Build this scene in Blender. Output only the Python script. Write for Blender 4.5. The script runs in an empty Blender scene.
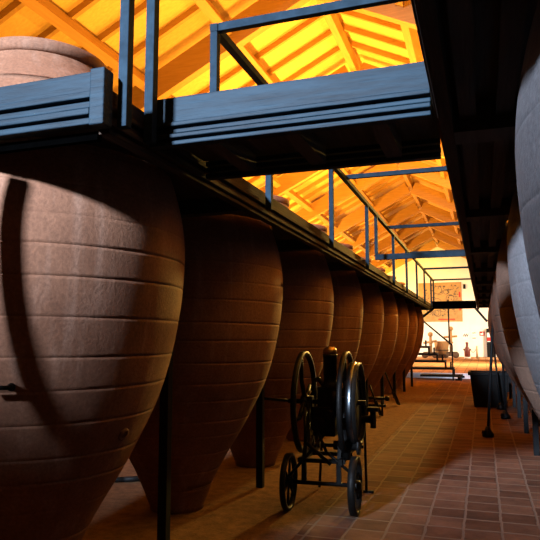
import bpy, bmesh, math, random
from mathutils import Vector, Matrix
random.seed(7)
PI = math.pi
COL = bpy.context.scene.collection
R = math.radians

# ------------------------------------------------------------------ helpers
class MB:
    """collects shapes; build() links them as one mesh object"""
    def __init__(self):
        self.bm = bmesh.new()
    def box(self, x0, x1, y0, y1, z0, z1, mi=0):
        v = [self.bm.verts.new(p) for p in ((x0,y0,z0),(x1,y0,z0),(x1,y1,z0),(x0,y1,z0),(x0,y0,z1),(x1,y0,z1),(x1,y1,z1),(x0,y1,z1))]
        for f in ((3,2,1,0),(4,5,6,7),(0,1,5,4),(1,2,6,5),(2,3,7,6),(3,0,4,7)):
            self.bm.faces.new([v[i] for i in f]).material_index = mi
        return self
    def bar(self, p, q, w, h, up=(0,0,1)):
        """rectangular bar from p to q, w wide, h high"""
        p = Vector(p); q = Vector(q); d = (q-p).normalized(); up = Vector(up)
        if abs(d.dot(up)) > .98: up = Vector((0,1,0))
        s = d.cross(up).normalized(); u = s.cross(d).normalized()
        vs = []
        for c in (p, q):
            for a, b in ((-1,-1),(1,-1),(1,1),(-1,1)):
                vs.append(self.bm.verts.new(c + s*(a*w/2) + u*(b*h/2)))
        for f in ((0,1,2,3),(7,6,5,4),(0,4,5,1),(1,5,6,2),(2,6,7,3),(3,7,4,0)):
            self.bm.faces.new([vs[i] for i in f])
        return self
    def tube(self, p, q, r, n=14, r2=None):
        p = Vector(p); q = Vector(q); d = (q-p).normalized()
        up = Vector((0,0,1)) if abs(d.z) < .95 else Vector((1,0,0))
        s = d.cross(up).normalized(); u = s.cross(d).normalized()
        r2 = r if r2 is None else r2
        A = []; B = []
        for i in range(n):
            a = 2*PI*i/n; o = s*math.cos(a) + u*math.sin(a)
            A.append(self.bm.verts.new(p+o*r)); B.append(self.bm.verts.new(q+o*r2))
        for i in range(n):
            j = (i+1) % n
            self.bm.faces.new((A[i],B[i],B[j],A[j])).smooth = True
        self.bm.faces.new(A); self.bm.faces.new(B[::-1])
        return self
    def path(self, pts, r, n=10):
        for a, b in zip(pts, pts[1:]):
            self.tube(a, b, r, n)
        for p in pts[1:-1]:
            self.ball(p, r*1.02, 8)
        return self
    def lathe(self, prof, c=(0,0,0), axis='z', n=48, cap=True, smooth=True):
        """prof: list of (radius, height) along the axis"""
        c = Vector(c); rings = []
        for r, h in prof:
            ring = []
            for i in range(n):
                a = 2*PI*i/n; x, y = r*math.cos(a), r*math.sin(a)
                if axis == 'z': v = (x, y, h)
                elif axis == 'x': v = (h, x, y)
                else: v = (y, h, x)
                ring.append(self.bm.verts.new(c + Vector(v)))
            rings.append(ring)
        for a, b in zip(rings, rings[1:]):
            for i in range(n):
                j = (i+1) % n
                self.bm.faces.new((a[i], a[j], b[j], b[i])).smooth = smooth
        if cap:
            self.bm.faces.new(rings[0][::-1]); self.bm.faces.new(rings[-1])
        return self
    def ring(self, c, r, w, t, axis='x', n=48):
        """a rim: mean radius r, radial thickness t, width w"""
        pr = [(r-t/2, -w/2), (r+t/2, -w/2), (r+t/2+.002, 0), (r+t/2, w/2), (r-t/2, w/2), (r-t/2, -w/2)]
        return self.lathe(pr, c, axis, n, cap=False)
    def ball(self, c, r, n=16, sz=1.0):
        pr = [(max(r*math.sin(PI*i/n), 1e-4), -r*sz*math.cos(PI*i/n)) for i in range(n+1)]
        return self.lathe(pr, c, 'z', n)
    def prism(self, poly, y0, y1):
        """poly in XZ extruded along Y"""
        a = [self.bm.verts.new((x, y0, z)) for x, z in poly]; b = [self.bm.verts.new((x, y1, z)) for x, z in poly]
        n = len(poly)
        self.bm.faces.new(a); self.bm.faces.new(b[::-1])
        for i in range(n):
            j = (i+1) % n
            self.bm.faces.new((a[i], b[i], b[j], a[j]))
        return self
    def build(self, name, mat, parent=None, bevel=0, fix=True):
        if fix: bmesh.ops.recalc_face_normals(self.bm, faces=self.bm.faces)
        me = bpy.data.meshes.new(name); self.bm.to_mesh(me); self.bm.free()
        o = bpy.data.objects.new(name, me); COL.objects.link(o)
        for m in (mat if isinstance(mat, (list, tuple)) else [mat]): me.materials.append(m)
        if parent is not None: o.parent = parent; o.matrix_parent_inverse = Matrix.Translation(parent.location).inverted()
        if bevel:
            b = o.modifiers.new('bevel', 'BEVEL'); b.width = bevel; b.segments = 2; b.limit_method = 'ANGLE'
        return o

def tag(o, label=None, cat=None, group=None, kind=None):
    if label: o['label'] = label
    if cat: o['category'] = cat
    if group: o['group'] = group
    if kind: o['kind'] = kind
    return o

def empty(name, loc, label, cat, group=None):
    o = bpy.data.objects.new(name, None); COL.objects.link(o); o.location = loc
    o.empty_display_size = .1
    return tag(o, label, cat, group)

def copy_tree(o):
    c = o.copy(); COL.objects.link(c)
    for ch in list(o.children):
        d = ch.copy(); COL.objects.link(d); d.parent = c
        for g in list(ch.children):
            e = g.copy(); COL.objects.link(e); e.parent = d
    return c

def struct(o):
    o['kind'] = 'structure'; return o

# ------------------------------------------------------------------ materials
def newmat(name, rough=.6, spec=.5, metal=0):
    m = bpy.data.materials.new(name); m.use_nodes = True
    nt = m.node_tree; b = nt.nodes['Principled BSDF']
    b.inputs['Roughness'].default_value = rough
    b.inputs['Specular IOR Level'].default_value = spec
    b.inputs['Metallic'].default_value = metal
    return m, nt, b

def N(nt, t, **kw):
    n = nt.nodes.new(t)
    for k, v in kw.items():
        if k.startswith('i_'): n.inputs[k[2:].replace('_', ' ')].default_value = v
        else: setattr(n, k, v)
    return n

def mottled(name, c1, c2, scale=4, rough=.7, spec=.4, bump=.2, stretch=(1,1,1), detail=6, bscale=40, metal=0):
    m, nt, b = newmat(name, rough, spec, metal); L = nt.links.new
    tc = N(nt, 'ShaderNodeTexCoord'); mp = N(nt, 'ShaderNodeMapping'); mp.inputs['Scale'].default_value = stretch
    L(tc.outputs['Object'], mp.inputs['Vector'])
    no = N(nt, 'ShaderNodeTexNoise', i_Scale=scale, i_Detail=detail, i_Roughness=.65); L(mp.outputs[0], no.inputs['Vector'])
    cr = N(nt, 'ShaderNodeValToRGB'); L(no.outputs['Fac'], cr.inputs[0])
    cr.color_ramp.elements[0].position = .3; cr.color_ramp.elements[1].position = .72
    cr.color_ramp.elements[0].color = (*c1, 1); cr.color_ramp.elements[1].color = (*c2, 1)
    L(cr.outputs[0], b.inputs['Base Color'])
    n2 = N(nt, 'ShaderNodeTexNoise', i_Scale=bscale, i_Detail=5); L(mp.outputs[0], n2.inputs['Vector'])
    bp = N(nt, 'ShaderNodeBump', i_Strength=bump, i_Distance=.01); L(n2.outputs['Fac'], bp.inputs['Height'])
    L(bp.outputs[0], b.inputs['Normal'])
    return m

def clay(name, c1, c2, c3):
    """fired clay: blotches, vertical runs, dark coil joints"""
    m, nt, b = newmat(name, .82, .25); L = nt.links.new
    tc = N(nt, 'ShaderNodeTexCoord'); oi = N(nt, 'ShaderNodeObjectInfo')
    ad = N(nt, 'ShaderNodeVectorMath', operation='ADD'); L(tc.outputs['Object'], ad.inputs[0])
    sc = N(nt, 'ShaderNodeVectorMath', operation='SCALE'); sc.inputs[0].default_value = (13, 7, 0); L(oi.outputs['Random'], sc.inputs['Scale'])
    L(sc.outputs[0], ad.inputs[1])
    n1 = N(nt, 'ShaderNodeTexNoise', i_Scale=1.6, i_Detail=7, i_Roughness=.62); L(ad.outputs[0], n1.inputs['Vector'])
    cr = N(nt, 'ShaderNodeValToRGB'); L(n1.outputs['Fac'], cr.inputs[0])
    e = cr.color_ramp.elements; e[0].position = .3; e[1].position = .72; e[0].color = (*c1, 1); e[1].color = (*c2, 1)
    # vertical runs
    mp = N(nt, 'ShaderNodeMapping'); mp.inputs['Scale'].default_value = (9, 9, .7); L(ad.outputs[0], mp.inputs['Vector'])
    n2 = N(nt, 'ShaderNodeTexNoise', i_Scale=1.0, i_Detail=5, i_Roughness=.6); L(mp.outputs[0], n2.inputs['Vector'])
    r2 = N(nt, 'ShaderNodeMapRange', i_From_Min=.52, i_From_Max=.75, i_To_Min=0, i_To_Max=.55); L(n2.outputs['Fac'], r2.inputs['Value'])
    mx = N(nt, 'ShaderNodeMix', data_type='RGBA'); mx.inputs['B'].default_value = (*c3, 1)
    L(r2.outputs[0], mx.inputs['Factor']); L(cr.outputs[0], mx.inputs['A'])
    # fine grain
    n3 = N(nt, 'ShaderNodeTexNoise', i_Scale=55, i_Detail=4, i_Roughness=.7); L(ad.outputs[0], n3.inputs['Vector'])
    r3 = N(nt, 'ShaderNodeMapRange', i_From_Min=.3, i_From_Max=.7, i_To_Min=.72, i_To_Max=1.2); L(n3.outputs['Fac'], r3.inputs['Value'])
    hs = N(nt, 'ShaderNodeHueSaturation'); L(mx.outputs['Result'], hs.inputs['Color']); L(r3.outputs[0], hs.inputs['Value'])
    L(hs.outputs[0], b.inputs['Base Color'])
    bp = N(nt, 'ShaderNodeBump', i_Strength=.35, i_Distance=.008); L(n3.outputs['Fac'], bp.inputs['Height']); L(bp.outputs[0], b.inputs['Normal'])
    return m

def wood(name, c1, c2, rough=.6, spec=.4, axis='x', scale=6, bump=.3):
    st = {'x': (.35, 5, 5), 'y': (5, .35, 5), 'z': (5, 5, .35)}[axis]
    return mottled(name, c1, c2, scale, rough, spec, bump, st, 8, 14)

def flat(name, c, rough=.6, spec=.4, metal=0):
    return mottled(name, tuple(x*.85 for x in c), tuple(min(x*1.12, 1) for x in c), 7, rough, spec, .06, metal=metal)

M = {}
M['clay_red'] = clay('red_clay', (.155,.066,.036), (.265,.122,.068), (.33,.19,.13))
M['clay_shaded_brown'] = clay('shaded_brown_clay', (.075,.042,.028), (.13,.073,.048), (.17,.105,.075))  # darker than the red clay, holds the shade cast by the nearer jars
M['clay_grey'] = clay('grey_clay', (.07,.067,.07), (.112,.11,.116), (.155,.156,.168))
M['iron'] = mottled('black_painted_iron', (.003,.0035,.004), (.007,.008,.009), 9, .55, .15, .12)
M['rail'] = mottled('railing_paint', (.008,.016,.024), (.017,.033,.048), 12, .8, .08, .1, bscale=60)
M['tarred_x'] = wood('tarred_wood_blue_lit', (.0006,.004,.008), (.006,.023,.037), .65, .2, 'x', 7, .5)  # blue daylight reflection mixed into the tone of the viewer-facing boards
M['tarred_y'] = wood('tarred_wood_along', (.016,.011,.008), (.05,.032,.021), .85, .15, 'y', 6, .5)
M['under'] = wood('dark_joist_wood', (.018,.016,.014), (.05,.042,.036), .75, .3, 'y', 6, .4)
M['roof'] = wood('roof_boards', (.55,.36,.12), (.72,.50,.20), .65, .3, 'x', 5, .25)
M['beam'] = wood('roof_beam_wood', (.34,.19,.06), (.47,.28,.095), .6, .3, 'x', 4, .25)
M['beam_y'] = wood('roof_purlin_wood', (.34,.19,.06), (.47,.28,.095), .6, .3, 'y', 4, .25)
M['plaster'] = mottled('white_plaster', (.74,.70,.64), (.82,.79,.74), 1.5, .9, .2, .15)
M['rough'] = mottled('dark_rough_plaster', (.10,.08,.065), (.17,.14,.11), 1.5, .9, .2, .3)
M['matte'] = mottled('shade_black_wood', (.0003,.0003,.0003), (.0006,.0006,.0006), 8, 1, 0, .2)  # near black, holds the shade under the left deck front
M['earth'] = mottled('packed_earth', (.10,.052,.026), (.22,.12,.06), 9, .95, .1, .8, bscale=45)
M['riser'] = mottled('daylit_pale_stone', (.55,.57,.62), (.68,.70,.75), 6, .8, .3, .2)  # bluish tone of the stone holds cool daylight on the step
M['ironwheel'] = mottled('old_black_iron', (.003,.003,.003), (.008,.007,.006), 15, .5, .15, .3)
M['steel'] = mottled('worn_bright_steel', (.06,.07,.08), (.16,.18,.20), 10, .3, .6, .1, metal=1)
M['brass'] = mottled('dull_brass', (.26,.15,.05), (.40,.25,.09), 10, .4, .5, .1, metal=1)
M['plastic'] = flat('black_plastic', (.005,.005,.005), .6, .15)
M['oldwood'] = wood('old_press_wood', (.26,.14,.05), (.42,.24,.10), .7, .3, 'z', 5, .4)
M['darkwood'] = wood('dark_cart_wood', (.06,.035,.02), (.13,.08,.05), .7, .3, 'x', 5, .4)
M['parch'] = mottled('parchment', (.30,.18,.07), (.42,.27,.12), 3, .85, .2, .05)
M['ink'] = flat('ink', (.10,.08,.07), .9, .1)
M['red'] = flat('red_paint', (.55,.02,.02), .6, .3)
M['maroon'] = flat('maroon_paint', (.16,.035,.025), .4, .5)
M['white'] = flat('white_card', (.78,.77,.74), .7, .3)
M['rope'] = flat('pale_rope', (.55,.42,.26), .9, .1)
M['hose'] = flat('black_rubber', (.01,.01,.01), .6, .3)

def tile_floor(name, x_off, size=.287, lo=(.085,.038,.021), hi=(.16,.078,.045), mor=(.17,.115,.08)):
    m, nt, b = newmat(name, .85, .12); L = nt.links.new
    tc = N(nt, 'ShaderNodeTexCoord'); sp = N(nt, 'ShaderNodeSeparateXYZ'); L(tc.outputs['Object'], sp.inputs[0])
    wob = N(nt, 'ShaderNodeTexNoise', i_Scale=6, i_Detail=3); L(tc.outputs['Object'], wob.inputs['Vector'])
    def M_(op, a, bb=None):
        n = N(nt, 'ShaderNodeMath', operation=op)
        for i, v in enumerate((a, bb)):
            if v is None: continue
            if isinstance(v, (int, float)): n.inputs[i].default_value = v
            else: L(v, n.inputs[i])
        return n.outputs[0]
    w = M_('MULTIPLY', M_('SUBTRACT', wob.outputs['Fac'], .5), .03)
    def grid(o, off):
        u = M_('DIVIDE', M_('ADD', M_('SUBTRACT', o, off), w), size)
        f = M_('FRACT', u); d = M_('MULTIPLY', M_('ABSOLUTE', M_('SUBTRACT', f, .5)), 2)   # 1 at joints
        return u, d
    ux, dx = grid(sp.outputs['X'], x_off); uy, dy = grid(sp.outputs['Y'], .11)
    mxr = N(nt, 'ShaderNodeMapRange', interpolation_type='SMOOTHSTEP', i_From_Min=.90, i_From_Max=.955); L(dx, mxr.inputs['Value'])
    myr = N(nt, 'ShaderNodeMapRange', interpolation_type='SMOOTHSTEP', i_From_Min=.86, i_From_Max=.94, i_To_Max=1.0); L(dy, myr.inputs['Value'])
    joint = M_('MAXIMUM', mxr.outputs[0], myr.outputs[0])
    cx = N(nt, 'ShaderNodeCombineXYZ'); L(M_('FLOOR', ux), cx.inputs[0]); L(M_('FLOOR', uy), cx.inputs[1])
    wn = N(nt, 'ShaderNodeTexWhiteNoise', noise_dimensions='3D'); L(cx.outputs[0], wn.inputs['Vector'])
    cr = N(nt, 'ShaderNodeValToRGB'); L(wn.outputs['Value'], cr.inputs[0])
    e = cr.color_ramp.elements; e[0].color = (*lo,1); e[1].color = (*hi,1)
    n2 = N(nt, 'ShaderNodeTexNoise', i_Scale=3.5, i_Detail=7, i_Roughness=.7); L(tc.outputs['Object'], n2.inputs['Vector'])
    r2 = N(nt, 'ShaderNodeMapRange', i_From_Min=.3, i_From_Max=.7, i_To_Min=.6, i_To_Max=1.3); L(n2.outputs['Fac'], r2.inputs['Value'])
    hs = N(nt, 'ShaderNodeHueSaturation'); L(cr.outputs[0], hs.inputs['Color']); L(r2.outputs[0], hs.inputs['Value'])
    mx = N(nt, 'ShaderNodeMix', data_type='RGBA'); L(joint, mx.inputs['Factor']); L(hs.outputs[0], mx.inputs['A'])
    mx.inputs['B'].default_value = (*mor,1)
    L(mx.outputs['Result'], b.inputs['Base Color'])
    bp = N(nt, 'ShaderNodeBump', i_Strength=.6, i_Distance=.006, invert=True); L(joint, bp.inputs['Height']); L(bp.outputs[0], b.inputs['Normal'])
    return m
M['tiles'] = tile_floor('terracotta_floor_tiles', .08)
M['hall_tiles'] = tile_floor('pale_terracotta_hall_tiles', .08, .42, (.42,.22,.10), (.56,.31,.15), (.22,.12,.06))

# ------------------------------------------------------------------ room
XL, XR, Y0, Y1 = -10.0, 4.0, -9.0, 47.5
RX, RZ, SL = -3.0, 9.1, .5                    # ridge
EZ = RZ - SL*(XR-RX)                           # eaves height
YS = 24.6                                      # the step up to the far hall
struct(MB().box(-1.42, XR, Y0, YS, -.2, 0).build('floor', M['tiles']))
struct(MB().box(XL, -1.42, Y0, YS, -.2, .004).build('floor_earth', M['earth']))
fm = MB(); fm.box(XL, XR, YS+.12, Y1, -.2, .2)
struct(fm.build('floor_hall', M['hall_tiles']))
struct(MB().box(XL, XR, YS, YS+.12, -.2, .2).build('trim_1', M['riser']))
def gable(y0, y1, name, hole=None):
    if hole is None:
        m = MB().prism([(XL,-.2),(XR,-.2),(XR,EZ),(RX,RZ),(XL,EZ)], y0, y1)
    else:
        hx0, hx1, hz0, hz1 = hole
        m = MB()
        m.prism([(XL,-.2),(hx0,-.2),(hx0,RZ-SL*abs(hx0-RX)),(XL,EZ)], y0, y1)
        m.prism([(hx1,-.2),(XR,-.2),(XR,EZ),(RX,RZ),(hx1,RZ-SL*abs(hx1-RX))], y0, y1)
        m.prism([(hx0,-.2),(hx1,-.2),(hx1,hz0),(hx0,hz0)], y0, y1)
        m.prism([(hx0,hz1),(hx1,hz1),(hx1,RZ-SL*abs(hx1-RX)),(hx0,RZ-SL*abs(hx0-RX))], y0, y1)
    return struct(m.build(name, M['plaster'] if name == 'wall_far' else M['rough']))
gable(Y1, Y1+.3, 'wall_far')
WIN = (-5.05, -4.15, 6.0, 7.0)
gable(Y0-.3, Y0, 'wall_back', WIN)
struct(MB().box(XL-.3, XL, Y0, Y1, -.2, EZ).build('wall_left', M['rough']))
FILL_GAP = (21.6, 23.6)  # opening added for the cool light on the step
wr = MB(); wr.box(XR, XR+.3, Y0, FILL_GAP[0], -.2, EZ); wr.box(XR, XR+.3, FILL_GAP[1], Y1, -.2, EZ); wr.box(XR, XR+.3, FILL_GAP[0], FILL_GAP[1], 2.6, EZ)
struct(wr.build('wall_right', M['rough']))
struct(MB().box(XL, -1.6, -4.45, -4.3, -.2, 4.5).build('shade_wall', M['rough']))  # unseen partition, added to shade the lower part of the nearest jar
cb = MB()
cb.prism([(RX,RZ),(RX,RZ+.06),(XL-.3,EZ-.15+.06),(XL-.3,EZ-.15)], Y0-.3, Y1+.3)
cb.prism([(RX,RZ),(XR+.3,EZ-.15),(XR+.3,EZ-.15+.06),(RX,RZ+.06)], Y0-.3, Y1+.3)
struct(cb.build('ceiling', M['roof']))

# timber roof frame: one thing
fr = empty('roof_frame', (RX, 20, RZ), 'open timber roof frame of rafters and purlins under warm orange boards', 'roof frame')
c27 = math.cos(math.atan(SL))
def onroof(x, drop): return Vector((x, 0, RZ - SL*abs(x-RX) - drop/c27))
mains = [2.35+4.4*k for k in range(0, 11)]
for y in mains:
    if y > Y1-.5: continue
    for s, xe in ((-1, XL+.02), (1, XR-.02)):
        a = onroof(RX+s*.128, .42); b = onroof(xe, .42)
        for v in (a, b): v.y = y
        MB().bar(a, b, .2, .56).build('main_rafter', M['beam'], fr)
MB().bar((RX, Y0, RZ-.34), (RX, Y1, RZ-.34), .16, .34).build('ridge_beam', M['beam_y'], fr)
for x in (-4.8, -6.65, -8.5, -1.2, .65, 2.5):
    p = onroof(x, .31)
    MB().bar((x, Y0, p.z), (x, Y1, p.z), .18, .30, (SL if x < RX else -SL, 0, -1)).build('purlin', M['beam_y'], fr)
k = 0
for i, y in enumerate(mains):
    for j in range(1, 5):
        yy = y + .88*j
        if not (Y0+.2 < yy < Y1-.2) or yy < 3: continue
        for s, xe in ((-1, XL+.02), (1, XR-.02)):
            if s == 1 and yy < 9: continue
            a = onroof(RX, .065); b = onroof(xe, .065); a.y = b.y = yy
            MB().bar(a, b, .085, .13).build('common_rafter', M['beam'], fr)

# ------------------------------------------------------------------ clay jars
PROF = [(0,.235),(.06,.25),(.3,.352),(.46,.435),(.6,.525),(.72,.60),(.94,.715),(1.04,.765),(1.16,.815),(1.3,.858),(1.42,.888),(1.55,.915),
        (1.75,.945),(1.95,.958),(2.1,.955),(2.25,.932),(2.4,.893),(2.52,.85),(2.64,.79),(2.76,.715),(2.88,.625),(2.98,.535),(3.06,.465),(3.12,.415),(3.165,.395)]
def prof(z):
    for (a, ra), (b, rb) in zip(PROF, PROF[1:]):
        if a <= z <= b:
            t = (z-a)/(b-a); return ra + (rb-ra)*t
    return PROF[-1][1]
def sprof(z):
    return sum(prof(min(max(z+d, 0), 3.165)) for d in (-.08, -.04, 0, .04, .08))/5 if .08 < z < 3.08 else prof(z)
def jar_mesh(seed, gd=1):
    rnd = random.Random(seed); bm = bmesh.new(); n = 112
    joints = []; z = .2
    while z < 2.95:
        joints.append((z, gd*rnd.uniform(.0028, .0055) if z < 1.95 else rnd.uniform(.0005, .002), rnd.uniform(0, 6.28), rnd.uniform(0, .012)))
        z += rnd.uniform(.135, .20)
    zs = set([0, 3.165])
    z = 0
    while z < 3.165: zs.add(round(z, 4)); z += .045
    lv = []
    for z in sorted(zs): lv.append((z, None))
    for (zj, d, ph, am) in joints:
        lv = [q for q in lv if q[1] is not None or abs(q[0]-zj) > .024 or q[0] in (0, 3.165)]
        lv += [(zj-.018, (zj, 0, ph, am)), (zj-.0055, (zj, 0, ph, am)), (zj-.002, (zj, d, ph, am)), (zj+.002, (zj, d, ph, am)), (zj+.0055, (zj, 0, ph, am)), (zj+.018, (zj, 0, ph, am))]
    lv.sort(key=lambda q: q[0])
    ph2 = rnd.uniform(0, 6.28); rings = []
    for z, j in lv:
        ring = []
        for i in range(n):
            a = 2*PI*i/n; zz = z; r = sprof(z)
            if j: zz += j[3]*math.sin(a+j[2]); r = sprof(min(max(zz, 0), 3.165)) - j[1]
            r *= 1 + .004*math.sin(2*a+ph2) + .003*math.sin(3*a+z*2+ph2)
            ring.append(bm.verts.new((r*math.cos(a), r*math.sin(a), zz)))
        rings.append(ring)
    rin = []                                                            # the inside of the neck
    for r, z in ((.345, 3.165), (.36, 3.1), (.42, 3.02), (.52, 2.92), (.6, 2.8)):
        rin.append([bm.verts.new((r*math.cos(2*PI*i/n), r*math.sin(2*PI*i/n), z)) for i in range(n)])
    for A, B in zip(rings + rin, (rings + rin)[1:]):
        for i in range(n):
            k = (i+1) % n; bm.faces.new((A[i], A[k], B[k], B[i])).smooth = True
    bm.faces.new(rings[0][::-1]); bm.faces.new(rin[-1])
    return bm
def make_jar(seed, mat, label, loc, rot, sc=1.0, gd=1):
    t = empty('clay_wine_jar', (0,0,0), label, 'wine jar')
    m = MB(); m.bm.free(); m.bm = jar_mesh(seed, gd); m.build('body', mat, t)
    MB().lathe([(.34,3.165),(.40,3.15),(.418,3.165),(.424,3.195),(.418,3.225),(.39,3.235),(.35,3.232),(.34,3.21),(.34,3.165)], n=96, cap=False).build('rim', mat, t)
    t.location = loc; t.rotation_euler.z = rot; t.scale = (sc, sc, 1)
    return t
LY = [3.12]+[3.08+2*k for k in range(1,9)]
ordn = ['first','second','third','fourth','fifth','sixth','seventh','eighth','ninth']
protoL = make_jar(3, M['clay_red'], 'largest looking red clay jar, left foreground, crossed by the shadow of a post', (-2.65, LY[0], 0), .4, .975); protoL.scale.z = 1.014
# the small iron tap and the old knot on its belly
tp = MB(); tp.lathe([(.016,0),(.02,.015),(.02,.03),(.012,.04),(.012,.06)], (0,0,0), 'x', 16)
tp.tube((.055,-.12,0),(.055,.01,0),.011)
jar_L1_tap = tp
protoL2 = make_jar(11, M['clay_red'], 'second clay jar of the left row, behind the nearest jar and its iron post', (-2.65, LY[1], 0), 1.9)
labsL = {2: 'third clay jar of the left row, standing right behind the machine\'s left flywheel',
         3: 'fourth clay jar of the left row, its belly above the wheeled machine\'s upright cylinder',
         4: 'fifth clay jar of the left row, just right of the wheeled machine\'s top',
         5: 'sixth clay jar of the left row, counted from the nearest',
         6: 'seventh clay jar of the left row, third from its far end',
         7: 'eighth clay jar of the left row, last but one before the iron stairs',
         8: 'ninth clay jar of the left row, the farthest, beside the iron stairs'}
for k in range(2, 9):
    c = copy_tree(protoL2 if k % 2 else protoL); c.location = (-2.65, LY[k], 0); c.rotation_euler.z = 1.3*k+.5; c.scale = (1,1,1)
    tag(c, labsL[k]); c['group'] = 'clay jars of the left row'
protoL['group'] = protoL2['group'] = 'clay jars of the left row'
# tap of the first jar
d = Vector((.14, -1, 0)).normalized(); rr = sprof(1.3)
ang = math.atan2(-.80, .55)
tp_o = tp.build('tap', M['ironwheel'])
tp_o.parent = protoL
tp_o.matrix_parent_inverse = Matrix.Identity(4)
tp_o.location = Matrix.Rotation(-.4, 3, 'Z') @ Vector(((rr-.012)*math.cos(ang), (rr-.012)*math.sin(ang), 1.25))
tp_o.rotation_euler.z = ang - .4
tp_o['label'] = 'small dark iron tap on the belly of the jar'
lug = MB().ring((0,0,0), .03, .02, .014, 'x', 20).build('lug', M['clay_red']); lug.parent = protoL
la = -.07; lr = sprof(.95)
lug.location = Matrix.Rotation(-.4, 3, 'Z') @ Vector((lr*math.cos(la), lr*math.sin(la), .95)); lug.rotation_euler = (0, .6, la-.4)
for c in [o for o in COL.objects if o.name.startswith(('tap.', 'lug.'))]: bpy.data.objects.remove(c)

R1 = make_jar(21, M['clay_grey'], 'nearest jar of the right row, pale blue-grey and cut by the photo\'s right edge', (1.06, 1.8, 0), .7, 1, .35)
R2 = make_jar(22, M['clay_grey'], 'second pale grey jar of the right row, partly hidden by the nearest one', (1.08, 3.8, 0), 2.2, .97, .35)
R1['group'] = R2['group'] = 'clay jars of the right row'
labsR = {2: 'third jar of the right row, brown, seen beside the left edge of the pale jars',
         3: 'fourth jar of the right row, brown and mostly hidden by the third',
         4: 'fifth jar of the right row, a narrow brown edge left of the fourth',
         5: 'sixth jar of the right row, a thin brown edge behind the fifth',
         6: 'seventh jar of the right row, nearly hidden behind the sixth',
         7: 'eighth jar of the right row, last but one at the far end',
         8: 'ninth jar of the right row, the farthest one, nearly hidden'}
R3 = make_jar(31, M['clay_shaded_brown'], labsR[2], (1.08, 5.8, 0), 1.0)
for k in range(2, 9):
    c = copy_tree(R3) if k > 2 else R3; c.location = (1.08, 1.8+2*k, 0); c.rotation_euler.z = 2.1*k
    tag(c, labsR[k]); c['group'] = 'clay jars of the right row'

# ------------------------------------------------------------------ walkways
ZT, ZB = 2.65, 2.405
def layered(m, axis, face, a, b, top=.09, out=-1, ZT=ZT, ZB=ZB):
    """stepped board profile along a platform edge; face = coordinate of the face, out = outward sign"""
    rows = [(ZT-top, ZT, .0)]; n = 4; h = (ZT-top-ZB)/n
    for i, o in enumerate((.014, -.004, .02, .006)):
        z1 = ZT-top-h*i; rows.append((z1-h+.008, z1-.002, o))
    for z0, z1, o in rows:
        f0 = face + out*o; f1 = face - out*.05
        lo, hi = min(f0, f1), max(f0, f1)
        if axis == 'x': m.box(a, b, lo, hi, z0, z1)
        else: m.box(lo, hi, a, b, z0, z1)
    return m
def holed_deck(x0, x1, ys, cx, r, z0, z1, ystart, yend, scl={}):
    """deck planks with a round hole for every jar"""
    m = MB(); bm = m.bm; n = 48
    def ray(a, hx0, hx1, hy):
        c, s = math.cos(a), math.sin(a); t = 1e9
        if c > 1e-9: t = min(t, hx1/c)
        if c < -1e-9: t = min(t, hx0/c)
        if abs(s) > 1e-9: t = min(t, hy/abs(s))
        return c*t, s*t
    r0 = r
    for cy in ys:
        r = r0*scl.get(ys.index(cy), 1)
        aa = sorted([2*PI*i/n for i in range(n)] + [math.atan2(y, x) % (2*PI) for x in (x0-cx, x1-cx) for y in (-1, 1)])
        I0=[];O0=[];I1=[];O1=[]
        for a in aa:
            ox, oy = ray(a, x0-cx, x1-cx, 1.0); ix, iy = r*math.cos(a), r*math.sin(a)
            for L, x, y, z in ((I0,ix,iy,z0),(O0,ox,oy,z0),(I1,ix,iy,z1),(O1,ox,oy,z1)):
                L.append(bm.verts.new((cx+x, min(max(cy+y, ystart), yend), z)))
        k = len(aa)
        for i in range(k):
            j = (i+1) % k
            for q in ((I1[i],O1[i],O1[j],I1[j]), (I0[j],O0[j],O0[i],I0[i]), (I0[i],I1[i],I1[j],I0[j]), (O0[j],O1[j],O1[i],O0[i])):
                try: bm.faces.new(q)
                except ValueError: pass
    return m

XE = -1.5                                                     # aisle edge of the left walkway
YLF, YLE = 2.13, 20.1
wl = empty('left_walkway', (-2.65, 2.2, 0), 'long dark timber walkway built around the shoulders of the left jars', 'walkway')
wl.name = 'timber_walkway'
holed_deck(-3.9, XE-.05, LY, -2.65, .858, 2.53, 2.575, YLF+.05, YLE, {0: .972}).build('deck', M['under'], wl)
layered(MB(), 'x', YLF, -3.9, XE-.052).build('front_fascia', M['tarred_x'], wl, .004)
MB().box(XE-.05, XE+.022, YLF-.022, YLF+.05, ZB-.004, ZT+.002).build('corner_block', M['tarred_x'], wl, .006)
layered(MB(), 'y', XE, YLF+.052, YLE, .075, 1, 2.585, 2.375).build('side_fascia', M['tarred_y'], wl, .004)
MB().box(-3.9, XE-.06, YLF+.06, YLF+.09, 2.365, 2.402).build('shade_board', M['matte'], wl)  # added black board, stands in for the shade below the front fascia
for k in range(10):
    y = 2.06+2*k if k else 2.3
    if k: MB().box(-3.9, XE-.05, y-.05, y+.05, 2.42, 2.53).build('cross_beam', M['under'], wl)
for k in range(10):
    y = 2.02+2*k
    if k == 0: y = 2.0
    px = -2.215 if k == 0 else -2.2
    MB().box(px-.035, px+.035, y-.035, y+.035, 0, 2.53 if k else 2.42).build('support_post', M['iron'], wl, .004)
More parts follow.
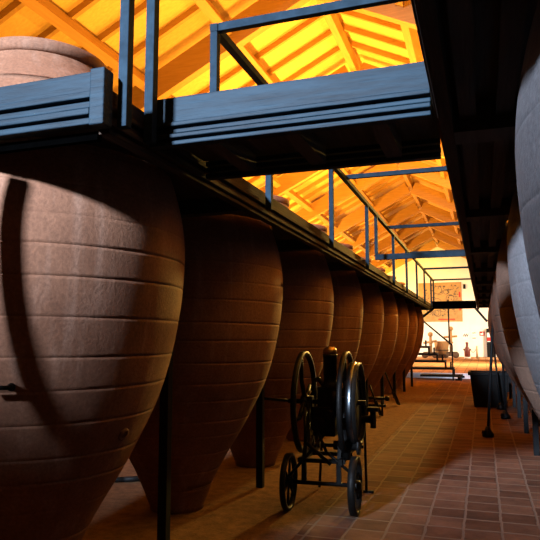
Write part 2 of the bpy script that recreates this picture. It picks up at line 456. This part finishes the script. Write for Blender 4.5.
# right walkway
XW = -.14
YRF, YRE = .95, 20.1
wrk = empty('timber_walkway', (1.08, .95, 0), 'long dark timber walkway overhead on the right, its joists and boards seen from below', 'walkway')
RYS = [1.8+2*k for k in range(9)]
holed_deck(XW+.05, 3.2, RYS, 1.08, .858, 2.53, 2.575, YRF, YRE, {1: .97}).build('deck', M['under'], wrk)
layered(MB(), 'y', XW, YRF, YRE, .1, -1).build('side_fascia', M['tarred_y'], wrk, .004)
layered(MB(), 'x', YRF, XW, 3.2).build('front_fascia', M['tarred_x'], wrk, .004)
for k in range(10):
    y = .8+2*k+.02
    if k == 0: continue
    MB().box(XW+.05, 3.2, y-.09, y+.09, 2.405, 2.53).build('cross_beam', M['under'], wrk)
for x in (-.03, .12):
    MB().box(x-.035, x+.035, YRF+.05, YRE, 2.46, 2.53).build('joist', M['under'], wrk)
for k in range(1, 10):
    y = .8+2*k+.02
    if k < 3: continue
    MB().box(.56, .63, y-.035, y+.035, 0, 2.41).build('support_post', M['iron'], wrk, .004)
# bridges across the aisle
br = empty('timber_bridge', (-.8, 2.8, 2.41), 'near timber bridge crossing the aisle overhead, its blue-lit fascia facing the viewer', 'bridge')
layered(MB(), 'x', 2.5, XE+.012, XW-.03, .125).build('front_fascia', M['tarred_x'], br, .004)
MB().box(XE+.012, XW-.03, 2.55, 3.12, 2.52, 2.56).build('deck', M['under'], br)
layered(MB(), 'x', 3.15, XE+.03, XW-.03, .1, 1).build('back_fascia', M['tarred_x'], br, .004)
for x in (-1.2, -.8, -.4):
    MB().box(x-.04, x+.04, 2.55, 3.1, 2.43, 2.52).build('joist', M['under'], br)
b2 = empty('timber_bridge', (-.8, 19.6, 2.41), 'far dark bridge joining both walkways above the entrance to the white hall', 'bridge')
MB().box(XE+.03, XW-.03, 19.5, 19.56, 2.42, 2.66).build('front_fascia', M['matte'], b2, .004)
MB().box(XE+.03, XW-.03, 19.56, 20.1, 2.54, 2.6).build('deck', M['under'], b2)
for sx, xa, xb in ((-1, -1.98, XE+.06), (1, .12, XW-.06)):
    MB().bar((xa, 19.53, 2.02), (xb, 19.53, 2.43), .05, .07).build('brace', M['iron'], b2)

# ------------------------------------------------------------------ railings
RH = 3.37
rl = empty('railing', (XE, 3.3, ZB), 'long iron railing with square posts along the left walkway edge', 'railing')
MB().box(XE+.025, XE+.075, 3.145, 20.05, RH-.05, RH).build('handrail', M['rail'], rl, .003)
for y in (3.17, 4.15, 6.12, 8.2, 10.8, 12.75, 14.8, 16.8, 19.0, 20.0):
    MB().box(XE+.027, XE+.073, y-.025, y+.025, 2.44, RH-.05).build('post', M['rail'], rl, .003)
rf = empty('railing', (XE, 2.2, ZB), 'two tall iron posts at the near corner of the left walkway, tops out of view', 'railing')
for x, y in ((XE+.045, 2.235), (XE+.045, 2.455)):
    MB().box(x-.022, x+.024, y-.025, y+.022, 2.42, RH).build('post', M['rail'], rf, .003)
MB().box(XE+.02, XE+.07, 2.21, 2.48, RH, RH+.04).build('handrail', M['rail'], rf, .003)
rr_ = empty('railing', (XW, 3.3, ZB), 'iron railing on the right walkway edge, hidden above but for its cross rail ends', 'railing')
MB().box(XW-.0, XW+.05, 3.2, 20.05, RH-.05, RH).build('handrail', M['rail'], rr_, .003)
for y in (3.3, 6.6, 9.9, 13.2, 16.5, 19.9):
    MB().box(XW, XW+.046, y-.025, y+.025, ZT, RH-.05).build('post', M['rail'], rr_, .003)
crl = ['nearest iron cross rail, above the near timber bridge', 'iron cross rail right behind the near bridge, catching blue light',
       'third iron cross rail over the aisle, counted from the near bridge', 'fourth iron cross rail over the aisle, close behind the third in view',
       'fifth iron cross rail over the aisle, last but one before the far bridge', 'farthest iron cross rail, right above the far bridge']
for i, y in enumerate((3.17, 6.75, 10.1, 13.3, 16.5, 19.75)):
    o = MB().box(XE+.078, XW-.003, y-.022, y+.022, RH-.05, RH).build('cross_rail', M['rail'], None, .003)
    tag(o, crl[i], 'rail', 'iron cross rails over the aisle')
o = MB().box(XE+.03, XW-.003, 8.93, 8.99, 2.66, 2.74).build('cross_beam', M['rail'], None, .003)
tag(o, 'low thick iron cross beam over the aisle at walkway level, beside a railing post', 'beam')
o.name = 'tie_beam'
MB().box(XE+.027, XE+.073, 8.935, 8.985, 2.745, RH-.052).build('post', M['rail'], rl, .003)

# ------------------------------------------------------------------ the wheeled pump
pm = empty('wheeled_pump', (-1.4, 5.5, 0), 'old black iron pump with two large flywheels standing on two spoked cart wheels', 'pump')
IW = M['ironwheel']
def wheel(c, r, w, t, nsp, hub, spoke, name, curved=False, mat=None):
    m = MB(); m.ring(c, r-t/2, w, t, 'x', 56)
    rim = m.build(name, mat or IW, pm)
    h = MB(); h.lathe([(hub*.6,-w*.9),(hub,-w*.6),(hub,w*.6),(hub*.6,w*.9)], c, 'x', 24); h.build('hub', IW, rim)
    for i in range(nsp):
        a = 2*PI*i/nsp + .3
        p = Vector(c) + Vector((0, math.cos(a), math.sin(a)))*hub*.8; q = Vector(c) + Vector((0, math.cos(a), math.sin(a)))*(r-t)
        s = MB()
        if curved:
            mid = (p+q)/2 + Vector((0, -math.sin(a), math.cos(a)))*r*.13
            s.tube(p, mid, spoke*1.2, 10, spoke); s.tube(mid, q, spoke, 10, spoke*.85)
        else: s.tube(p, q, spoke, 10, spoke*.85)
        s.build('spoke', IW, rim)
    return rim
wheel((-1.69, 5.36, .243), .243, .045, .028, 6, .042, .012, 'cart_wheel')
wheel((-1.10, 5.36, .243), .243, .06, .03, 6, .045, .012, 'cart_wheel')
FY, FZ = 5.62, .92
pm.rotation_euler.z = R(3)
wheel((-1.60, FY, FZ), .465, .045, .036, 4, .06, .02, 'flywheel', True)
wheel((-1.20, FY, FZ), .465, .042, .034, 4, .06, .02, 'flywheel', True)
# belt pulley: broad rim with a bright worn edge and a web
pu = MB().lathe([(.345,-.045),(.368,-.045),(.372,0),(.368,.045),(.345,.045),(.345,-.045)], (-1.115,FY-.02,FZ-.005), 'x', 56, cap=False).build('belt_pulley', M['ironwheel'], pm)
MB().lathe([(.3685,-.046),(.373,-.046),(.3765,0),(.373,.012),(.3685,.012),(.3685,-.046)], (-1.115,FY-.02,FZ-.005), 'x', 56, cap=False).build('worn_band', M['steel'], pu)['label'] = 'bright worn steel band'
MB().lathe([(.06,-.012),(.34,-.008),(.345,0),(.34,.008),(.06,.012)], (-1.115,FY-.02,FZ-.005), 'x', 48).build('web', IW, pu)
MB().tube((-1.76,FY,FZ), (-1.03,FY,FZ), .022).build('crankshaft', IW, pm)
MB().tube((-1.75,5.36,.243), (-1.05,5.36,.243), .018).build('axle', IW, pm)
# pump block, air chamber
pb = MB(); pb.box(-1.50,-1.30, FY-.1, FY+.14, .62, .88); pb.box(-1.47,-1.28, FY-.06, FY+.1, .88, 1.06)
pb.tube((-1.45,FY-.14,.72),(-1.45,FY+.18,.72),.07); pb.tube((-1.34,FY-.16,.82),(-1.34,FY+.2,.82),.045)
pb.build('pump_body', IW, pm, .008)
ac = MB().lathe([(.085,1.04),(.09,1.06),(.07,1.09),(.058,1.12),(.058,1.16),(.064,1.165),(.064,1.33),(.068,1.335),(.068,1.36)], (-1.36,FY+.02,0), 'z', 32).build('air_chamber', IW, pm)
MB().lathe([(.066,1.36),(.066,1.385),(.058,1.408),(.036,1.425),(.004,1.43)], (-1.36,FY+.02,0), 'z', 32).build('dome_cap', M['brass'], ac)['label'] = 'dull brass dome cap'
hp = MB().path([(-1.40,FY-.02,1.06),(-1.46,FY-.03,1.13),(-1.5,FY-.03,1.12),(-1.52,FY-.02,1.02)], .022).build('side_pipe', IW, pm)
# frame
f = MB()
for x in (-1.57, -1.22):
    f.bar((x,5.30,.44),(x,6.2,.44),.035,.05)
f.build('side_rail', IW, pm)
for y, z in ((5.34,.44),(5.75,.43),(6.15,.44)):
    MB().bar((-1.60,y,z),(-1.18,y,z),.04,.035).build('crossbar', IW, pm)
for x in (-1.55,-1.24):
    for ya, yb in ((5.38,5.58),(5.98,5.66)):
        MB().bar((x,ya,.45),(x,yb,FZ),.035,.03).build('strut', IW, pm)
    MB().box(x-.03,x+.03,FY-.05,FY+.05,FZ-.05,FZ+.05).build('bearing', IW, pm, .008)
    MB().bar((x,5.36,.25),(x,5.36,.45),.04,.04).build('axle_bracket', IW, pm)
MB().path([(-1.55,6.15,.45),(-1.58,6.17,.02)], .014).build('stand_leg', IW, pm)
sl = MB(); sl.path([(-1.10,5.72,1.12),(-1.09,5.95,.78),(-1.11,6.17,.02)], .013); sl.bar((-1.14,6.17,.01),(-1.04,6.17,.01),.04,.02); sl.build('stand_leg', IW, pm)
MB().bar((-1.13,6.15,.44),(-1.24,6.15,.44),.03,.03).build('crossbar', IW, pm)
MB().path([(-1.68,5.36,.3),(-1.5,5.34,.5),(-1.38,5.5,.66)], .014).build('brace_rod', IW, pm)
MB().path([(-1.12,5.34,.34),(-1.34,5.32,.52),(-1.46,5.5,.68)], .014).build('brace_rod', IW, pm)
MB().path([(-1.30,5.30,.42),(-1.52,5.30,.60),(-1.56,5.45,.88)], .016).build('brace_rod', IW, pm)
ck = MB().path([(-1.74,FY,FZ),(-1.98,FY-.05,FZ+.02)], .014).build('crank_handle', IW, pm)
# valve cluster low on the right
v = MB(); v.ball((-1.2,5.46,.56),.075); v.ball((-1.12,5.5,.58),.055); v.tube((-1.3,5.46,.56),(-1.08,5.46,.56),.04); v.tube((-1.2,5.46,.44),(-1.2,5.46,.7),.05); v.tube((-1.09,5.46,.56),(-1.065,5.46,.56),.075,20)
v.build('valve_chest', IW, pm)
g = MB(); g.tube((-1.08,5.9,.74),(-.98,5.9,.74),.035); g.tube((-1.0,5.9,.66),(-1.0,5.9,.82),.028); g.lathe([(.055,0),(.06,.02),(.055,.04)],(-1.0,5.9,.815),'z',8); g.tube((-1.3,5.8,.74),(-1.08,5.9,.74),.03); g.tube((-1.01,5.9,.74),(-.985,5.9,.74),.06,16)
g.build('outlet_valve', IW, pm)
MB().lathe([(.03,-.03),(.12,-.02),(.125,0),(.12,.02),(.03,.03)], (-1.31,FY,FZ), 'x', 32).build('gear_wheel', IW, pm)

# ------------------------------------------------------------------ poles, pipe, bin, hose
def pole(foot, top, label, group):
    t = empty('stirring_pole', foot, label, 'pole', group)
    f = Vector(foot); q = Vector(top)
    MB().tube(f+Vector((0,0,.06)), q, .022, 12, .02).build('shaft', M['iron'], t)
    m = MB(); m.lathe([(.03,.0),(.085,.005),(.09,.05),(.05,.1),(.03,.16)], f, 'z', 20); m.bar(f+Vector((-.07,-.07,.08)), f+Vector((.05,.03,.03)), .06, .05)
    m.build('foot', IW, t)
    return t
pole((.01,10.2,0), (.2,10.25,2.44), 'long pole with a dark block foot on the tiles, leaning under the right walkway', 'stirring poles by the right jars')
pole((.34,12.6,0), (.32,12.65,2.44), 'middle pole with a dark foot beside the right jars, behind the nearest leaning pole', 'stirring poles by the right jars')
pole((.29,14.2,0), (.2,14.3,1.4), 'farthest thin pole by the right jars, standing in front of the black bin', 'stirring poles by the right jars')
def paddle(foot, top, label):
    t = empty('paddle', foot, label, 'paddle', 'paddles leaning by the left posts')
    f = Vector(foot); q = Vector(top); d = (q-f).normalized()
    MB().tube(f+d*.2, q, .018, 12).build('shaft', M['iron'], t)
    MB().bar(f+d*.01+Vector((0,0,.02)), f+d*.34, .16, .035).build('blade', M['iron'], t, .01)
    return t
paddle((-1.93,12.1,0), (-2.13,12.0,.62), 'dark paddle leaning on an iron post, right of the wheeled pump')
paddle((-1.86,14.2,0), (-2.13,14.05,.75), 'dark paddle on the floor before the far left posts, farther than the other paddle')
dp = empty('drain_pipe', (-2.1,12.2,.2), 'pair of short dark pipes jutting out low between the left posts', 'pipe')
for z in (.2,.34):
    MB().tube((-2.45,12.25,z),(-1.86,12.25,z),.028).build('pipe', IW, dp)
MB().ball((-1.83,12.25,.34),.05).build('valve_knob', IW, dp)
MB().tube((-1.93,12.25,0),(-1.93,12.25,.36),.02).build('foot', IW, dp)

bn = empty('plastic_bin', (.1,14.8,0), 'black tapered plastic bin on the tiles under the right walkway', 'bin')
m = MB(); bm = m.bm
def loop(x0,x1,y0,y1,z): return [bm.verts.new(p) for p in ((x0,y0,z),(x1,y0,z),(x1,y1,z),(x0,y1,z))]
A=loop(-.25,.42,14.5,15.1,0); B=loop(-.32,.48,14.43,15.17,.74); C_=loop(-.29,.45,14.46,15.14,.74); D=loop(-.22,.39,14.53,15.07,.04)
for P,Q in ((A,B),(B,C_),(C_,D)):
    for i in range(4): bm.faces.new((P[i],P[(i+1)%4],Q[(i+1)%4],Q[i]))
bm.faces.new(A[::-1]); bm.faces.new(D)
m.build('tub', M['plastic'], bn, .01)
m = MB()
for a in ((-.36,.52,14.39,14.44),(-.36,.52,15.16,15.21),(-.36,-.31,14.44,15.16),(.47,.52,14.44,15.16)): m.box(*a,.70,.77)
m.build('rim', M['plastic'], bn, .008)
hs = MB().path([(-3.95,5.62,.035),(-3.8,5.66,.035),(-3.62,5.74,.035),(-3.46,5.86,.035)], .028).build('hose', M['hose'])
tag(hs, 'short end of black hose on the earth between the two nearest left jars', 'hose')

# ------------------------------------------------------------------ iron stairs at the end of the left walkway
st = empty('iron_stairs', (-1.5, 23.9, 0), 'black iron stairs with open treads and a sloping handrail, far end of the left row', 'stairs')
for i in range(10):
    x1 = -.78 - .29*i; z = .19 + .262*i
    tr = MB().box(x1-1.5 if i < 5 else x1-.5, x1, 23.5, 24.3, z-.075, z).build('tread', M['iron'], st, .004)
    MB().box(x1-.32, x1-.25, 23.52, 23.56, z, z+.215).build('bracket', M['iron'], tr)
    MB().box(x1-.13, x1-.07, 23.52, 23.56, z, z+.215 if i else z+.02).build('bracket', M['iron'], tr)
ft = MB(); ft.box(-1.02,-.80,23.45,23.6,.0,.06); ft.ball((-.86,23.5,.08),.09); ft.box(-.84,-.70,23.46,23.56,.1,.17); ft.build('foot_plate', M['iron'], st)
MB().bar((-1.10,23.45,0),(-1.10,23.45,1.29),.05,.05).build('newel_post', M['iron'], st)
MB().bar((-1.10,23.45,1.28),(-3.9,23.45,3.75),.05,.06).build('handrail', M['iron'], st)
MB().bar((-3.8,23.45,2.5),(-3.8,23.45,3.66),.04,.04).build('rail_post', M['iron'], st)
MB().box(-4.6,-3.7,20.1,24.4,2.5,2.6).build('landing', M['iron'], st)
MB().tube((-1.19,23.45,1.3),(-1.19,23.45,2.95),.028).build('thin_post', M['iron'], st)

# ------------------------------------------------------------------ far hall
HF = .2                                                          # hall floor level
mu = empty('drawn_map', (-2.75, Y1-.03, 2.9), 'large yellowed hanging sheet with dark drawings and a red strip, on the far wall', 'wall hanging')
MB().box(-4.55,-1.42,Y1-.05,Y1-.01,2.78,5.72).build('sheet', M['parch'], mu)
rn = random.Random(5); m = MB()
for i in range(130):
    x = rn.uniform(-4.4,-1.75); z = rn.uniform(3.2,5.5); a = rn.uniform(0,PI); l = rn.uniform(.06,.28)
    m.bar((x,Y1-.056,z),(x+l*math.cos(a),Y1-.056,z+l*math.sin(a)*.6),.006,rn.uniform(.03,.07))
for i in range(9):
    cx, cz = rn.uniform(-3.9,-2), rn.uniform(3.4,5.2); rad = rn.uniform(.15,.32)
    m.ring((cx,Y1-.056,cz), rad, .006, .03, 'y', 24)
tag(m.build('ink_drawing', M['ink'], mu), kind='stuff')
MB().box(-3.15,-1.95,Y1-.06,Y1-.05,2.92,3.0).build('red_strip', M['red'], mu)
for q in ((4.6,5.0),(3.6,3.75)): MB().box(-1.62,-1.51,Y1-.06,Y1-.05,*q).build('red_mark', M['red'], mu)
def press(x, y, h, label, lean=0):
    t = empty('press_screw', (x,y,HF), label, 'press', 'old wooden presses in the far hall')
    m = MB(); m.tube((x,y,HF+.4),(x,y,HF+h-.3),.11,20,.09); m.lathe([(.14,0),(.16,.05),(.12,.12)],(x,y,HF+1.0),'z',20); m.build('post', M['oldwood'], t)
    MB().ball((x,y,HF+h-.14),.17,18).build('knob', M['oldwood'], t)
    MB().tube((x-.48,y,HF+h-.72),(x+.42,y,HF+h-.66+lean),.075,16).build('crossbar', M['oldwood'], t)
    b = MB(); b.box(x-.45,x+.4,y-.4,y+.4,HF+.12,HF+.42); b.build('base', M['darkwood'], t, .02)
    for sx in (-.36,.32):
        MB().lathe([(.02,-.03),(.2,-.03),(.22,0),(.2,.03),(.02,.03)],(x+sx,y-.45,HF+.22),'y',24).build('wheel', M['darkwood'], t)
    return t
press(-2.15, 44.5, 2.15, 'right hand old wooden press with a round knob and crossbar before the far wall')
press(-3.45, 43.5, 1.75, 'shorter left hand old wooden press with knob and arms, partly behind the stairs', .08)
vt = empty('wooden_vat', (-2.78,44.3,HF), 'round wooden vat between the two old presses in the far hall', 'vat')
m = MB(); m.lathe([(.42,.25),(.46,.7),(.5,1.15),(.46,1.15),(.42,.35)],(-2.78,44.3,HF),'z',32); m.build('staves', M['oldwood'], vt)
MB().lathe([(.47,.5),(.485,.5),(.49,.56),(.475,.56),(.47,.5)],(-2.78,44.3,HF),'z',32,cap=False).build('hoop', M['darkwood'], vt)
MB().box(-3.03,-2.62,43.95,44.7,HF,HF+.25).build('cart_base', M['darkwood'], vt)
bt = empty('bottle_hydrant', (-1.06,43.0,HF), 'reddish brown bottle shaped hydrant standing on a white base before the far wall', 'hydrant')
bt.name = 'hydrant'
MB().lathe([(.17,.12),(.19,.2),(.19,.55),(.15,.68),(.085,.8),(.075,.98),(.095,1.0),(.095,1.08),(.03,1.1)],(-1.06,43,HF),'z',24).build('body', M['maroon'], bt)
MB().lathe([(.2,0),(.2,.12)],(-1.06,43,HF),'z',24).build('base', M['white'], bt)
for sx in (-1,1): MB().tube((-1.06+sx*.14,43,HF+.6),(-1.06+sx*.25,43,HF+.6),.06).build('outlet', M['maroon'], bt)
sn = empty('rope_stanchion', (-.44,43.0,HF), 'pale wooden post holding a slack rope, right of the hydrant', 'stanchion')
MB().tube((-.44,43,HF),(-.44,43,HF+.85),.075,16,.06).build('post', M['rope'], sn)
pts = [(-.87+.36*i/8, 43, HF+.62-.2*math.sin(PI*i/8)+.0*i) for i in range(9)]
MB().path(pts, .022, 8).build('rope', M['rope'], sn)
def plaque(x0,x1,z0,z1,mat,label,kind,name,ink=True):
    t = empty(name, ((x0+x1)/2, Y1, z0), label, kind)
    MB().box(x0,x1,Y1-.04,Y1-.005,z0,z1).build('panel', mat, t)
    if ink:
        m = MB(); w = x1-x0; h = z1-z0
        top = [(x0+w*(.14+.09*i), z0+h*(.50+.28*((i*7) % 3)/2)) for i in range(9)]
        m.prism(top + [(x, z-h*.2) for x, z in top[::-1]], Y1-.048, Y1-.041)
        m.build('ink_drawing', M['ink'], t)
plaque(-1.48,-.98,1.45,2.05,M['white'],'small framed picture with a dark sketch, left of the other pictures on the far wall','picture','framed_picture')
plaque(-.83,-.48,1.78,2.08,M['white'],'small upper plaque of two stacked on the far wall beside the sketch picture','plaque','wall_plaque')
plaque(-.83,-.48,1.40,1.70,M['white'],'small lower plaque of two stacked on the far wall beside the sketch picture','plaque','wall_plaque')
sg = empty('red_sign', (-.1,Y1,1.75), 'small red sign on the white far wall, right of the plaques', 'sign')
MB().box(-.27,.07,Y1-.04,Y1-.005,1.74,2.05).build('panel', M['red'], sg)
sm = MB().prism([(-.2,1.8),(.0,1.8),(.0,1.98),(-.06,1.98),(-.08,1.88),(-.12,1.92),(-.2,1.92)],Y1-.046,Y1-.041); sm.build('white_symbol', M['white'], sg)
fx = empty('wall_speaker', (-1.05,Y1,5.2), 'tiny dark fixture high on the far wall, right of the hanging sheet', 'fixture')
m = MB(); m.box(-1.3,-1.12,Y1-.1,Y1-.005,5.2,5.55); m.build('case', M['plastic'], fx, .02)
cb_ = empty('cabinet', (.45,Y1-.4,HF), 'dark cabinet with a red and white panel against the far wall, beside the right jars', 'cabinet')
MB().box(.2,.75,Y1-.55,Y1-.02,HF,2.25).build('body', M['plastic'], cb_, .01)
MB().box(.24,.46,Y1-.57,Y1-.555,1.3,1.95).build('panel', M['white'], cb_)
MB().box(.24,.46,Y1-.585,Y1-.572,1.35,1.62).build('red_panel', M['red'], cb_)

# ------------------------------------------------------------------ lights
def area(name, loc, rot, sx, sy, power, col, spread=180):
    l = bpy.data.lights.new(name, 'AREA'); l.shape = 'RECTANGLE'; l.size = sx; l.size_y = sy; l.energy = power; l.color = col; l.spread = R(spread)
    o = bpy.data.objects.new(name, l); COL.objects.link(o); o.location = loc; o.rotation_euler = rot; return o
DAY = (.66,.79,1.0); WARM = (1.0,.43,.045)
# daylight through the gable window behind the viewer
area('gable_daylight', (-4.6, Y0-.1, 6.5), (R(90-21), 0, R(-18)), .85, .95, 1320, DAY, 60)
# added unseen warm fill over the far hall, edges the left jars
area('far_fill', (.55, 25.6, 6.2), (R(90-11), 0, R(180-5)), .6, .6, 250, (1.0,.60,.13), 52)
# added unseen warm fill panels over the right walkway, for jar sides and aisle
for y in (5.5, 9, 12.5, 16):
    area('aisle_fill', (1.6, y, 6.4), (0, R(25), 0), 2.4, 2.4, 46, (1.0,.52,.075), 120)
# added cool light in an unseen side opening, brightens the step riser
area('riser_fill', (XR+.1, 22.6, 1.3), (R(90), 0, R(68)), 1.4, 2.2, 120, (.70,.84,1.0), 60)
# warm floodlights on the walkways shining at the roof
for y, e in ((5, 260), (8, 330), (12, 580), (16, 1100), (19.5, 1300)):
    area('roof_floodlight', (-3.5, y+.1, 3.0), (R(180), R(12), 0), .4, .4, e, WARM, 170)
for y, e in ((6.6, 210), (12.6, 420), (18.6, 1000)):
    area('roof_floodlight', (2.5, y, 3.0), (R(180), R(-14), 0), .4, .4, e, WARM, 170)
for y in (23.5, 27, 32, 38, 43):
    area('roof_floodlight', (-8.5, y, 3.4), (R(180), R(25), 0), .4, .4, 620, WARM, 170)
# whiter lamps washing the far hall
for x, y in ((-7.5, 41), (2.8, 41)):
    area('hall_floodlight', (x, y, 3.4), (R(72), 0, R(35 if x < 0 else -35) * -1), .5, .5, 330, (1.0,.80,.54), 110)
area('wall_floodlight', (-8.0, 43.5, 4.6), (R(115), 0, R(-50)), .5, .5, 230, (1.0,.56,.06), 110)
area('hall_floodlight', (2.9, 33, 5.0), (0, R(52), 0), .6, .6, 900, (1.0,.72,.36), 110)

w = bpy.data.worlds.new('world'); bpy.context.scene.world = w; w.use_nodes = True
w.node_tree.nodes['Background'].inputs[0].default_value = (.5,.7,1,1); w.node_tree.nodes['Background'].inputs[1].default_value = 0.0

# ------------------------------------------------------------------ camera
cam = bpy.data.cameras.new('camera'); co = bpy.data.objects.new('camera', cam); COL.objects.link(co)
cam.sensor_width = 36; cam.lens = 36*610/540; cam.clip_start = .02; cam.clip_end = 200
yaw = math.atan(214/615.); pit = math.atan(69/610.)
fwd = Vector((-math.sin(yaw)*math.cos(pit), math.cos(yaw)*math.cos(pit), math.sin(pit)))
co.location = (0, 0, 1.5); co.rotation_euler = fwd.to_track_quat('-Z', 'Y').to_euler()
sc = bpy.context.scene; sc.camera = co
sc.view_settings.view_transform = 'Standard'; sc.view_settings.look = 'None'; sc.view_settings.gamma = 1; sc.view_settings.use_curve_mapping = False
sc.view_settings.exposure = 0
sc.cycles.max_bounces = 8; sc.cycles.diffuse_bounces = 2
sc.cycles.use_denoising = True
